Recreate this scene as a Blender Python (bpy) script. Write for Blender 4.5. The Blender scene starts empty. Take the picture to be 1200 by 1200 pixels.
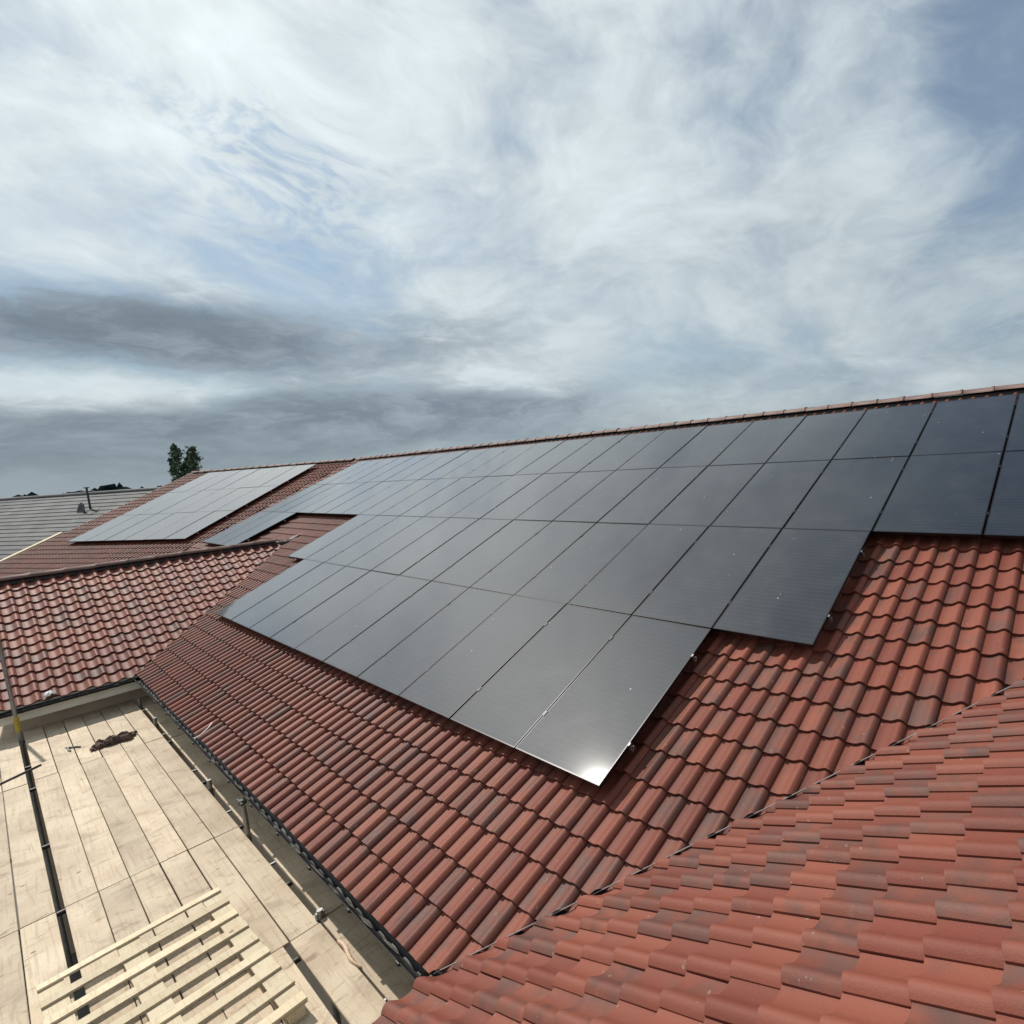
import bpy, bmesh, math, random
from mathutils import Vector, Matrix

random.seed(7)
scene = bpy.context.scene
col = scene.collection

# ---------------------------------------------------------------- camera
CAM = Vector((3.21266, -2.72768, 2.66241))
ROW = ((0.806422, 0.587357, -0.068522), (0.011494, -0.131424, -0.991260), (-0.591229, 0.798586, -0.112734))
FOC, PPX = 627.74, 818.0
cd = bpy.data.cameras.new("camera")
cam = bpy.data.objects.new("camera", cd)
col.objects.link(cam)
r_, d_, f_ = (Vector(r) for r in ROW)
m = Matrix(((r_.x, -d_.x, -f_.x, CAM.x), (r_.y, -d_.y, -f_.y, CAM.y), (r_.z, -d_.z, -f_.z, CAM.z), (0, 0, 0, 1)))
cam.matrix_world = m
cd.sensor_fit = 'HORIZONTAL'
cd.sensor_width = 36.0
cd.lens = 36.0 * FOC / 1200.0
cd.shift_x = (600.0 - PPX) / 1200.0
cd.clip_start, cd.clip_end = 0.05, 4000.0
scene.camera = cam

# ---------------------------------------------------------------- world
SUN = Vector((-0.630, -0.070, 0.773)).normalized()
AZ_F = Vector((-0.595022, 0.803710, 0.0))
AZ_R = Vector((0.803710, 0.595022, 0.0))
world = bpy.data.worlds.new("World")
scene.world = world
world.use_nodes = True


class NT:
    """small node-tree builder"""

    def __init__(self, tree):
        self.t = tree

    def n(self, kind, **kw):
        nd = self.t.nodes.new(kind)
        for k, v in kw.items():
            setattr(nd, k, v)
        return nd

    def put(self, sock, v):
        if isinstance(v, bpy.types.NodeSocket):
            self.t.links.new(v, sock)
        elif v is not None:
            sock.default_value = v

    def m(self, op, a, b=None, c=None, clamp=False):
        nd = self.n('ShaderNodeMath', operation=op, use_clamp=clamp)
        for i, v in enumerate((a, b, c)):
            self.put(nd.inputs[i], v)
        return nd.outputs[0]

    def v(self, op, a, b=None, out=0):
        nd = self.n('ShaderNodeVectorMath', operation=op)
        self.put(nd.inputs[0], a)
        if b is not None:
            if op == 'SCALE':
                self.put(nd.inputs[3], b)
            else:
                self.put(nd.inputs[1], b)
        return nd.outputs[out]

    def noise(self, vec, scale, detail=4, rough=0.55, dist=0.0, lac=2.0, out=0):
        nd = self.n('ShaderNodeTexNoise')
        self.put(nd.inputs['Vector'], vec)
        nd.inputs['Scale'].default_value = scale
        nd.inputs['Detail'].default_value = detail
        nd.inputs['Roughness'].default_value = rough
        nd.inputs['Distortion'].default_value = dist
        nd.inputs['Lacunarity'].default_value = lac
        return nd.outputs[out]

    def ramp(self, x, a, b, lo=0.0, hi=1.0, kind='SMOOTHSTEP'):
        nd = self.n('ShaderNodeMapRange', interpolation_type=kind, clamp=True)
        for i, v in enumerate((x, a, b, lo, hi)):
            self.put(nd.inputs[i], v)
        return nd.outputs[0]

    def mix(self, f, a, b, mode='MIX'):
        nd = self.n('ShaderNodeMix', data_type='RGBA', blend_type=mode)
        self.put(nd.inputs[0], f)
        self.put(nd.inputs[6], a)
        self.put(nd.inputs[7], b)
        return nd.outputs[2]

    def xyz(self, a, b, c):
        nd = self.n('ShaderNodeCombineXYZ')
        for i, v in enumerate((a, b, c)):
            self.put(nd.inputs[i], v)
        return nd.outputs[0]


def rgb(r, g, b):
    return (r, g, b, 1.0)


def build_world():
    t = world.node_tree
    t.nodes.clear()
    N = NT(t)
    out = N.n('ShaderNodeOutputWorld')
    sky = N.n('ShaderNodeTexSky', sky_type='NISHITA')
    sky.sun_disc = False
    sky.sun_elevation = math.asin(SUN.z)
    sky.sun_rotation = math.atan2(SUN.x, SUN.y)
    sky.air_density, sky.dust_density, sky.ozone_density = 1.0, 0.7, 1.0
    bg1 = N.n('ShaderNodeBackground')
    t.links.new(N.mix(1.0, sky.outputs[0], rgb(0.86, 1.06, 1.12), 'MULTIPLY'), bg1.inputs[0])
    bg1.inputs[1].default_value = 0.085
    d = N.n('ShaderNodeTexCoord').outputs['Generated']
    d = N.v('NORMALIZE', d)
    xr = N.v('DOT_PRODUCT', d, tuple(AZ_R), 1)
    yf = N.v('DOT_PRODUCT', d, tuple(AZ_F), 1)
    zz = N.v('DOT_PRODUCT', d, (0, 0, 1), 1)
    az = N.m('MULTIPLY', N.m('ARCTAN2', xr, yf), 57.2958)
    el = N.m('MULTIPLY', N.m('ARCSINE', zz), 57.2958)
    zc = N.m('ADD', N.m('MAXIMUM', zz, 0.0), 0.34)
    P = N.xyz(N.m('DIVIDE', xr, zc), N.m('DIVIDE', yf, zc), 0.0)      # the cloud deck seen in perspective
    sun = N.m('MAXIMUM', N.v('DOT_PRODUCT', d, tuple(SUN), 1), 0.0)

    def blob(a0, e0, sa, se):
        a = N.m('DIVIDE', N.m('SUBTRACT', az, a0), sa)
        e = N.m('DIVIDE', N.m('SUBTRACT', el, e0), se)
        r2 = N.m('ADD', N.m('MULTIPLY', a, a), N.m('MULTIPLY', e, e))
        return N.m('EXPONENT', N.m('MULTIPLY', r2, -1.0))

    # large soft masses, puffs and fine mottling, a little flattened as cloud layers are
    Q = N.xyz(xr, yf, N.m('MULTIPLY', zz, 1.75))
    Q = N.v('ADD', Q, N.v('SCALE', N.v('SUBTRACT', N.noise(Q, 2.2, 3, 0.5, out=1), (0.5, 0.5, 0.5)), 0.42))
    big = N.noise(Q, 2.5, 5, 0.50)
    wisp = N.noise(Q, 6.2, 9, 0.60, 0.15)
    fine = N.noise(Q, 21.0, 5, 0.58, 0.1)
    mott = N.noise(Q, 40.0, 3, 0.5, 0.2)

    # high cloud: how much of the blue it covers
    hole = blob(34.0, 28.5, 13.0, 9.0)
    hole2 = N.m('MULTIPLY', blob(6.0, 29.0, 11.0, 6.0), 0.12)
    hole3 = N.m('MULTIPLY', blob(-35.0, 24.5, 9.0, 6.5), 0.26)
    cov = N.m('ADD', N.m('MULTIPLY', big, 1.0), N.m('MULTIPLY', wisp, 0.62))
    cov = N.m('ADD', cov, 0.02)
    cov = N.m('SUBTRACT', cov, N.m('MULTIPLY', hole, 0.40))
    cov = N.m('SUBTRACT', cov, hole2)
    cov = N.m('SUBTRACT', cov, N.m('MULTIPLY', blob(30.0, 54.0, 26.0, 17.0), 0.40))
    cov = N.m('SUBTRACT', cov, N.m('MULTIPLY', hole3, N.ramp(mott, 0.36, 0.66)))
    cov = N.ramp(cov, 0.42, 0.92)
    low = N.ramp(el, 3.0, 17.0, 1.0, 0.0)
    cov = N.m('MAXIMUM', cov, low)
    cov = N.m('ADD', N.m('MULTIPLY', cov, 0.70), 0.27)

    # high cloud brightness: scattering towards the sun, thinner and thicker parts
    glow = N.m('POWER', sun, 2.2)
    lum = N.m('ADD', 0.66, N.m('MULTIPLY', glow, 0.31))
    tex = N.m('ADD', N.m('MULTIPLY', wisp, 0.55), N.m('MULTIPLY', big, 0.55))
    tex = N.m('ADD', tex, N.m('MULTIPLY', N.m('SUBTRACT', fine, 0.5), 0.22))
    lum = N.m('MULTIPLY', lum, N.ramp(tex, 0.34, 0.80, 0.72, 1.20, 'LINEAR'))
    hi = N.mix(glow, rgb(0.83, 0.945, 1.0), rgb(0.90, 0.985, 1.0))
    hi = N.v('SCALE', hi, lum)

    # low, thick grey banks
    Pl = N.xyz(N.m('MULTIPLY', az, 0.046), N.m('MULTIPLY', el, 0.135), 0.0)
    wl = N.v('SCALE', N.v('SUBTRACT', N.noise(Pl, 1.6, 4, 0.6, out=1), (0.5, 0.5, 0.5)), 0.6)
    Pl2 = N.v('ADD', Pl, wl)
    bank = N.noise(Pl2, 1.25, 7, 0.60)
    soft = N.noise(Pl2, 3.4, 8, 0.66)
    nz = N.m('ADD', N.m('MULTIPLY', bank, 0.65), N.m('MULTIPLY', soft, 0.35))
    w1 = blob(-42.0, 11.8, 25.0, 3.0)
    w2 = N.m('MULTIPLY', blob(-27.0, 5.6, 20.0, 2.6), 0.9)
    w3 = N.m('MULTIPLY', blob(24.0, 7.8, 20.0, 3.2), 0.55)
    w4 = N.m('MULTIPLY', blob(-50.0, 3.6, 26.0, 2.4), 0.8)
    gap = N.m('MULTIPLY', blob(-52.0, 7.4, 12.0, 1.1), 0.55)
    ww = N.m('ADD', N.m('ADD', w1, w2), N.m('ADD', w3, w4))
    ww = N.m('SUBTRACT', ww, gap)
    dk = N.m('MULTIPLY', N.ramp(el, 2.0, 24.0, 0.36, 0.0), 1.0)
    ww = N.m('ADD', ww, dk)
    mask = N.m('ADD', N.m('MULTIPLY', ww, 0.62), N.m('MULTIPLY', N.m('SUBTRACT', nz, 0.5), 1.7))
    mask = N.ramp(mask, 0.17, 0.70)
    grey = N.mix(N.ramp(soft, 0.35, 0.68), rgb(0.152, 0.196, 0.240), rgb(0.285, 0.342, 0.395))
    grey = N.v('SCALE', grey, N.ramp(az, -45.0, 25.0, 1.0, 1.45, 'LINEAR'))
    cl = N.mix(N.m('MULTIPLY', mask, 0.93), hi, grey)
    # far air near the horizon
    hz = N.ramp(el, 0.0, 6.0, 0.72, 0.0)
    cl = N.mix(hz, cl, rgb(0.225, 0.285, 0.335))
    bg2 = N.n('ShaderNodeBackground')
    t.links.new(cl, bg2.inputs[0])
    bg2.inputs[1].default_value = 1.0
    cov = N.m('MAXIMUM', cov, N.m('MULTIPLY', mask, 0.97))
    mx = N.n('ShaderNodeMixShader')
    t.links.new(cov, mx.inputs[0])
    t.links.new(bg1.outputs[0], mx.inputs[1])
    t.links.new(bg2.outputs[0], mx.inputs[2])
    t.links.new(mx.outputs[0], out.inputs[0])


build_world()

# ---------------------------------------------------------------- sun
sl = bpy.data.lights.new("sun", 'SUN')
sl.energy = 5.0
sl.angle = math.radians(0.9)
sl.color = (1.0, 0.95, 0.87)
so = bpy.data.objects.new("sun", sl)
col.objects.link(so)
so.rotation_euler = SUN.to_track_quat('Z', 'Y').to_euler()
so.location = (-20, 0, 30)

scene.view_settings.view_transform = 'Standard'
scene.view_settings.look = 'None'
scene.view_settings.exposure = 0.0
scene.view_settings.gamma = 1.0
scene.view_settings.use_curve_mapping = False
scene.cycles.max_bounces = 6

# ================================================================ materials
def new_mat(name):
    mt = bpy.data.materials.new(name)
    mt.use_nodes = True
    t = mt.node_tree
    t.nodes.clear()
    N = NT(t)
    o = N.n('ShaderNodeOutputMaterial')
    b = N.n('ShaderNodeBsdfPrincipled')
    t.links.new(b.outputs[0], o.inputs[0])
    return mt, N, b


def bump(N, b, h, strength, dist=0.01):
    nd = N.n('ShaderNodeBump')
    nd.inputs['Strength'].default_value = strength
    nd.inputs['Distance'].default_value = dist
    N.put(nd.inputs['Height'], h)
    N.t.links.new(nd.outputs[0], b.inputs['Normal'])


def flat(name, c, rough=0.6, metal=0.0, var=0.0, vs=8.0, bmp=0.0, spec=0.5):
    mt, N, b = new_mat(name)
    pos = N.n('ShaderNodeNewGeometry').outputs['Position']
    if var:
        f = N.noise(pos, vs, 5, 0.6)
        k = N.ramp(f, 0.3, 0.7, 1.0 - var, 1.0 + var, 'LINEAR')
        N.put(b.inputs['Base Color'], N.v('SCALE', c[:3], k))
        N.put(b.inputs['Roughness'], N.ramp(f, 0.3, 0.7, rough - 0.08, rough + 0.08, 'LINEAR'))
    else:
        b.inputs['Base Color'].default_value = rgb(*c[:3])
        b.inputs['Roughness'].default_value = rough
    b.inputs['Metallic'].default_value = metal
    b.inputs['Specular IOR Level'].default_value = spec
    if bmp:
        bump(N, b, N.noise(pos, vs * 8, 4, 0.6), bmp, 0.004)
    return mt


def tile_material():
    mt, N, b = new_mat("clay_tile")
    pos = N.n('ShaderNodeNewGeometry').outputs['Position']
    oi = N.n('ShaderNodeObjectInfo').outputs['Random']
    at = N.n('ShaderNodeAttribute', attribute_name="rnd").outputs['Fac']
    r = N.m('FRACT', N.m('ADD', N.m('MULTIPLY', oi, 7.31), at))
    r2 = N.m('FRACT', N.m('MULTIPLY', r, 17.17))
    r3 = N.m('FRACT', N.m('MULTIPLY', r, 41.7))
    off = N.xyz(N.m('MULTIPLY', r, 37.0), N.m('MULTIPLY', r2, 21.0), 0.0)
    P = N.v('ADD', pos, off)
    brindle = N.noise(P, 6.0, 3, 0.5)
    grain = N.noise(pos, 95.0, 5, 0.7)
    smear = N.noise(P, 17.0, 4, 0.6, 0.4)
    red = N.mix(r2, rgb(0.225, 0.062, 0.042), rgb(0.315, 0.096, 0.060))
    brown = N.mix(r3, rgb(0.128, 0.064, 0.054), rgb(0.175, 0.090, 0.073))
    # each tile has its own share of brown over red, laid on in soft smears
    k = N.m('ADD', N.m('MULTIPLY', N.m('SUBTRACT', brindle, 0.5), 1.7), N.ramp(r, 0.0, 1.0, -0.26, 0.56, 'LINEAR'))
    k = N.ramp(k, 0.02, 0.90)
    c = N.mix(k, red, brown)
    orange = N.ramp(smear, 0.60, 0.74, 0.0, 0.30)
    c = N.mix(orange, c, rgb(0.30, 0.145, 0.082))
    # slow drift of colour over the whole roof, dust and speckle
    drift = N.noise(pos, 0.45, 3, 0.5)
    c = N.v('SCALE', c, N.ramp(drift, 0.3, 0.7, 0.86, 1.12, 'LINEAR'))
    c = N.mix(N.ramp(grain, 0.60, 0.76, 0.0, 0.40), c, rgb(0.30, 0.235, 0.195))
    c = N.mix(N.ramp(grain, 0.42, 0.30, 0.0, 0.35), c, rgb(0.07, 0.042, 0.036))
    lich = N.noise(pos, 23.0, 2, 0.4)
    c = N.mix(N.ramp(lich, 0.735, 0.76, 0.0, 0.55), c, rgb(0.34, 0.30, 0.245))
    c = N.v("SCALE", c, 0.62)
    N.put(b.inputs['Base Color'], c)
    N.put(b.inputs['Roughness'], N.ramp(grain, 0.3, 0.7, 0.50, 0.66, 'LINEAR'))
    b.inputs['Specular IOR Level'].default_value = 0.24
    grit = N.noise(pos, 230.0, 3, 0.7)
    bump(N, b, N.m('ADD', grain, N.m('MULTIPLY', grit, 0.6)), 0.45, 0.004)
    return mt


def glass_material():
    mt, N, b = new_mat("solar_glass")
    tc = N.n('ShaderNodeTexCoord').outputs['Object']
    sp = N.n('ShaderNodeSeparateXYZ')
    N.put(sp.inputs[0], tc)
    x, y = sp.outputs[0], sp.outputs[1]
    oi = N.n('ShaderNodeObjectInfo').outputs['Random']

    def lines(v, pitch, w, o=0.0):
        f = N.m('FRACT', N.m('ADD', N.m('DIVIDE', v, pitch), o))
        d = N.m('ABSOLUTE', N.m('SUBTRACT', f, 0.5))
        return N.ramp(d, 0.5 - w / pitch, 0.5 - 0.5 * w / pitch)

    cells = lines(y, 0.0622, 0.003, 0.02)
    bars = lines(y, 0.0185, 0.0016)
    base = N.mix(N.m('MULTIPLY', bars, 0.35), rgb(0.006, 0.010, 0.019), rgb(0.030, 0.032, 0.037))
    base = N.mix(N.m('MULTIPLY', cells, 0.55), base, rgb(0.040, 0.044, 0.052))
    pos = N.n('ShaderNodeNewGeometry').outputs['Position']
    dust = N.noise(pos, 3.1, 5, 0.62)
    base = N.mix(N.ramp(dust, 0.40, 0.72, 0.02, 0.07), base, rgb(0.17, 0.16, 0.15))
    vo = N.n('ShaderNodeTexVoronoi')
    N.put(vo.inputs['Vector'], pos)
    vo.inputs['Scale'].default_value = 7.5
    pick = N.n('ShaderNodeSeparateXYZ')
    N.put(pick.inputs[0], vo.outputs['Color'])
    spot = N.m('MULTIPLY', N.ramp(vo.outputs['Distance'], 0.085, 0.05, 0.0, 1.0), N.m('GREATER_THAN', pick.outputs[0], 0.90))
    base = N.mix(N.m('MULTIPLY', spot, 0.55), base, rgb(0.55, 0.56, 0.56))
    N.put(b.inputs['Base Color'], base)
    N.put(b.inputs['Roughness'], N.m('ADD', N.ramp(dust, 0.3, 0.7, 0.42, 0.46, 'LINEAR'), N.m('MULTIPLY', oi, 0.02)))
    b.inputs['IOR'].default_value = 1.5
    b.inputs['Specular IOR Level'].default_value = 0.125
    b.inputs['Sheen Weight'].default_value = 1.0
    b.inputs['Sheen Roughness'].default_value = 0.22
    b.inputs['Sheen Tint'].default_value = (0.86, 0.95, 1.0, 1.0)
    b.inputs['Coat Weight'].default_value = 1.0
    b.inputs['Coat IOR'].default_value = 1.48
    b.inputs['Coat Roughness'].default_value = 0.06
    return mt


def board_material(name, c1, c2, scale_len='x', marks=1.0):
    """sawn timber; grain along the board's own x"""
    mt, N, b = new_mat(name)
    tc = N.n('ShaderNodeTexCoord').outputs['Object']
    oi = N.n('ShaderNodeObjectInfo').outputs['Random']
    off = N.xyz(N.m('MULTIPLY', oi, 31.0), N.m('MULTIPLY', oi, 57.0), 0.0)
    P = N.v('ADD', tc, off)
    mp = N.n('ShaderNodeMapping')
    N.put(mp.inputs[0], P)
    mp.inputs['Scale'].default_value = (1.2, 26.0, 26.0)
    grain = N.noise(mp.outputs[0], 1.6, 5, 0.6, 0.7)
    mq = N.n('ShaderNodeMapping')
    N.put(mq.inputs[0], P)
    mq.inputs['Scale'].default_value = (11.0, 3.2, 3.0)
    scuff = N.noise(mq.outputs[0], 1.5, 5, 0.62, 0.9)
    patch = N.noise(P, 1.7, 4, 0.6)
    fine = N.noise(P, 60.0, 3, 0.6)
    c = N.mix(N.ramp(patch, 0.3, 0.7), rgb(*c1), rgb(*c2))
    c = N.mix(N.ramp(grain, 0.50, 0.68, 0.0, 0.38), c, rgb(c2[0] * 0.62, c2[1] * 0.52, c2[2] * 0.42))
    c = N.mix(N.m('MULTIPLY', N.ramp(scuff, 0.55, 0.72, 0.0, 0.75), marks), c, rgb(c2[0] * 0.50, c2[1] * 0.42, c2[2] * 0.36))
    vo = N.n('ShaderNodeTexVoronoi')
    N.put(vo.inputs['Vector'], P)
    vo.inputs['Scale'].default_value = 4.2
    pick = N.n('ShaderNodeSeparateXYZ')
    N.put(pick.inputs[0], vo.outputs['Color'])
    knot = N.m('MULTIPLY', N.ramp(vo.outputs['Distance'], 0.10, 0.045, 0.0, 1.0), N.m('GREATER_THAN', pick.outputs[0], 0.60))
    dirt = N.noise(tc, 2.6, 5, 0.65, 0.5)
    c = N.mix(N.m('MULTIPLY', N.ramp(dirt, 0.54, 0.72, 0.0, 0.5), marks), c, rgb(c2[0] * 0.55, c2[1] * 0.5, c2[2] * 0.48))
    c = N.mix(N.m('MULTIPLY', knot, 0.75), c, rgb(c2[0] * 0.30, c2[1] * 0.22, c2[2] * 0.17))
    tint = N.ramp(oi, 0.0, 1.0, 0.80, 1.08, 'LINEAR')
    c = N.v('SCALE', c, N.m('MULTIPLY', tint, N.ramp(fine, 0.3, 0.7, 0.94, 1.06, 'LINEAR')))
    N.put(b.inputs['Base Color'], c)
    b.inputs['Roughness'].default_value = 0.78
    bump(N, b, N.m('ADD', grain, N.m('MULTIPLY', scuff, 0.7)), 0.35, 0.006)
    return mt


M = {}
M['tile'] = tile_material()
M['glass'] = glass_material()
M['ridge'] = flat("toplit_ridge_clay", (0.13, 0.075, 0.064), 0.6, 0.0, 0.28, 7, 0.35, 0.3)  # paler and greyer than the tiles: light from above put into the colour
M['valley_trim'] = flat("valley_trim", (0.20, 0.19, 0.185), 0.6, 0.0, 0.3, 5, 0.0, 0.3)
M['frame'] = flat("black_anodised", (0.012, 0.012, 0.014), 0.35, 0.6)
M['back'] = flat("backsheet", (0.02, 0.02, 0.02), 0.7)
M['alu'] = flat("mill_aluminium", (0.36, 0.36, 0.35), 0.45, 1.0, 0.1, 30)
M['clamp'] = flat("clamp_alloy", (0.16, 0.16, 0.16), 0.5, 0.9)
M['felt'] = flat("roof_felt", (0.014, 0.012, 0.011), 0.9)
M['lead'] = flat("valley_lead", (0.06, 0.058, 0.058), 0.6, 0.0, 0.25, 6)
M['dry_ridge'] = flat("dry_ridge_roll", (0.018, 0.014, 0.013), 0.8)
M['gutter'] = flat("black_gutter_plastic", (0.012, 0.012, 0.013), 0.45, 0.0, 0.2, 5, 0.0, 0.3)
M['grime_glint'] = flat("gutter_grime_glint", (0.085, 0.08, 0.072), 0.5, 0.0, 0.5, 14, 0.0, 0.2)  # grime, with sky reflections in gutter water painted in as a paler tone
M['fascia'] = flat("painted_fascia", (0.60, 0.58, 0.52), 0.5, 0.0, 0.08, 3)
M['wall'] = flat("rendered_wall", (0.46, 0.38, 0.30), 0.85, 0.0, 0.12, 2.5, 0.2)
M['board'] = board_material("scaffold_board", (0.52, 0.43, 0.315), (0.40, 0.315, 0.225))
M['pallet'] = board_material("pallet_pine", (0.59, 0.50, 0.355), (0.50, 0.41, 0.275), marks=0.45)
M['steel'] = flat("galvanised_tube", (0.25, 0.255, 0.25), 0.45, 0.7, 0.2, 9)
M['dark_steel'] = flat("dark_coupler", (0.06, 0.06, 0.058), 0.5, 0.6, 0.3, 20)
M['yellow'] = flat("yellow_sleeve", (0.36, 0.27, 0.035), 0.6, 0.0, 0.15, 12)
M['ground'] = flat("yard_ground", (0.10, 0.095, 0.085), 0.9, 0.0, 0.3, 0.4)
M['slate'] = None
M['far_tree'] = flat("far_wood", (0.008, 0.013, 0.013), 0.95, 0.0, 0.35, 0.08, 0.0, 0.0)
M['bark'] = flat("bark", (0.07, 0.055, 0.04), 0.9, 0.0, 0.2, 4)
M['cloth'] = flat("brown_cloth", (0.085, 0.050, 0.036), 0.8, 0.0, 0.75, 11, 0.5)
M['grey_tool'] = flat("grey_tool_metal", (0.22, 0.23, 0.225), 0.4, 0.5, 0.1, 30)
M['dark_grip'] = flat("dark_rubber_grip", (0.03, 0.03, 0.03), 0.6)
M['white'] = flat("white_scrap", (0.75, 0.75, 0.73), 0.55, 0.0, 0.1, 40)
M['raw_wood'] = flat("split_wood", (0.56, 0.40, 0.28), 0.75, 0.0, 0.15, 25)
M['dish'] = flat("dark_dish", (0.025, 0.027, 0.032), 0.5)


def slate_material():
    mt, N, b = new_mat("grey_concrete_tile")
    pos = N.n('ShaderNodeNewGeometry').outputs['Position']
    f = N.noise(pos, 0.9, 4, 0.6)
    at = N.n('ShaderNodeAttribute', attribute_name="rnd").outputs['Fac']
    c = N.mix(N.ramp(f, 0.3, 0.7), rgb(0.100, 0.101, 0.104), rgb(0.135, 0.134, 0.136))
    c = N.v('SCALE', c, N.ramp(at, 0.0, 1.0, 0.86, 1.12, 'LINEAR'))
    N.put(b.inputs['Base Color'], c)
    b.inputs['Roughness'].default_value = 0.7
    b.inputs['Specular IOR Level'].default_value = 0.15
    return mt


M['slate'] = slate_material()


def leaf_material():
    mt, N, b = new_mat("hazy_foliage")
    pos = N.n('ShaderNodeNewGeometry').outputs['Position']
    f = N.noise(pos, 1.3, 3, 0.6)
    N.put(b.inputs['Base Color'], N.mix(N.ramp(f, 0.3, 0.7), rgb(0.06, 0.09, 0.055), rgb(0.11, 0.15, 0.09)))  # greens lightened, with distance haze mixed into the leaf colour
    b.inputs['Roughness'].default_value = 0.7
    b.inputs['Specular IOR Level'].default_value = 0.1
    return mt


M['leaf'] = leaf_material()


# ================================================================ mesh helpers
def link(name, me, mat=None, parent=None):
    o = bpy.data.objects.new(name, me)
    col.objects.link(o)
    if mat is not None and me is not None and not me.materials:
        me.materials.append(mat)
    if parent is not None:
        o.parent = parent
    return o


def pyd(name, verts, faces, mat=None, parent=None, smooth=False):
    me = bpy.data.meshes.new(name)
    me.from_pydata([tuple(v) for v in verts], [], faces)
    if smooth:
        for p in me.polygons:
            p.use_smooth = True
    me.update()
    return link(name, me, mat, parent)


def empty(name, label=None, cat=None, group=None, loc=(0, 0, 0), rot=None):
    o = bpy.data.objects.new(name, None)
    col.objects.link(o)
    o.location = loc
    if rot is not None:
        o.rotation_euler = rot
    tag(o, label, cat, group)
    return o


def tag(o, label=None, cat=None, group=None, kind=None):
    for k, v in (("label", label), ("category", cat), ("group", group), ("kind", kind)):
        if v:
            o[k] = v
    return o


class MB:
    """collects boxes and tubes into one mesh"""

    def __init__(self):
        self.v, self.f, self.sm = [], [], []

    def add(self, vs, fs, smooth=False):
        k = len(self.v)
        self.v += [tuple(p) for p in vs]
        self.f += [tuple(i + k for i in f) for f in fs]
        self.sm += [smooth] * len(fs)
        return self

    def box(self, lo, hi, mat=None, bev=0.0):
        x0, y0, z0 = lo
        x1, y1, z1 = hi
        if bev > 0:
            bm = bmesh.new()
            bmesh.ops.create_cube(bm, size=1.0)
            for q in bm.verts:
                q.co = Vector(((x0 + x1) / 2 + q.co.x * (x1 - x0), (y0 + y1) / 2 + q.co.y * (y1 - y0), (z0 + z1) / 2 + q.co.z * (z1 - z0)))
            bmesh.ops.bevel(bm, geom=bm.edges[:], offset=bev, segments=1, affect='EDGES')
            bm.verts.index_update()
            vs = [q.co.copy() for q in bm.verts]
            fs = [[q.index for q in f.verts] for f in bm.faces]
            bm.free()
        else:
            vs = [Vector(p) for p in ((x0, y0, z0), (x1, y0, z0), (x1, y1, z0), (x0, y1, z0), (x0, y0, z1), (x1, y0, z1), (x1, y1, z1), (x0, y1, z1))]
            fs = [(0, 3, 2, 1), (4, 5, 6, 7), (0, 1, 5, 4), (1, 2, 6, 5), (2, 3, 7, 6), (3, 0, 4, 7)]
        if mat is not None:
            vs = [mat @ p for p in vs]
        return self.add(vs, fs)

    def tube(self, a, b, r, seg=12, r2=None, cap=True):
        a, b = Vector(a), Vector(b)
        r2 = r if r2 is None else r2
        ax = (b - a).normalized()
        s = ax.orthogonal().normalized()
        t = ax.cross(s)
        vs = []
        for p, rr in ((a, r), (b, r2)):
            for i in range(seg):
                w = 2 * math.pi * i / seg
                vs.append(p + rr * (math.cos(w) * s + math.sin(w) * t))
        fs = [(i, (i + 1) % seg, seg + (i + 1) % seg, seg + i) for i in range(seg)]
        self.add(vs, fs, True)
        if cap:
            self.add(vs[:seg], [tuple(reversed(range(seg)))])
            self.add(vs[seg:], [tuple(range(seg))])
        return self

    def build(self, name, mat=None, parent=None):
        me = bpy.data.meshes.new(name)
        me.from_pydata(self.v, [], self.f)
        me.polygons.foreach_set("use_smooth", self.sm)
        me.update()
        return link(name, me, mat, parent)


# ================================================================ roof geometry
PITCH = math.radians(25.0)
CP, SP, TP = math.cos(PITCH), math.sin(PITCH), math.tan(PITCH)
TW, TG = 0.2005, 0.28976            # tile cover width and gauge
HP = 0.20                            # panel face above the pans of the tiles


class Slope:
    def __init__(self, o, eu, es):
        self.o, self.eu, self.es = Vector(o), Vector(eu).normalized(), Vector(es).normalized()
        self.en = self.eu.cross(self.es)
        self.mat = Matrix((self.eu, self.es, self.en)).transposed()

    def p(self, u, s, w=0.0):
        return self.o + self.eu * u + self.es * s + self.en * w

    def z(self, x, y):
        n = self.en
        return self.o.z - (n.x * (x - self.o.x) + n.y * (y - self.o.y)) / n.z

    def m4(self, u, s, w=0.0):
        m = self.mat.to_4x4()
        m.translation = self.p(u, s, w)
        return m


def lin(a, b):
    """plan line where slope a stands as high as slope b: (ca, cb, c) with a.z - b.z = ca x + cb y + c"""
    c = a.z(0, 0) - b.z(0, 0)
    return (a.z(1, 0) - b.z(1, 0) - c, a.z(0, 1) - b.z(0, 1) - c, c)


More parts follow.
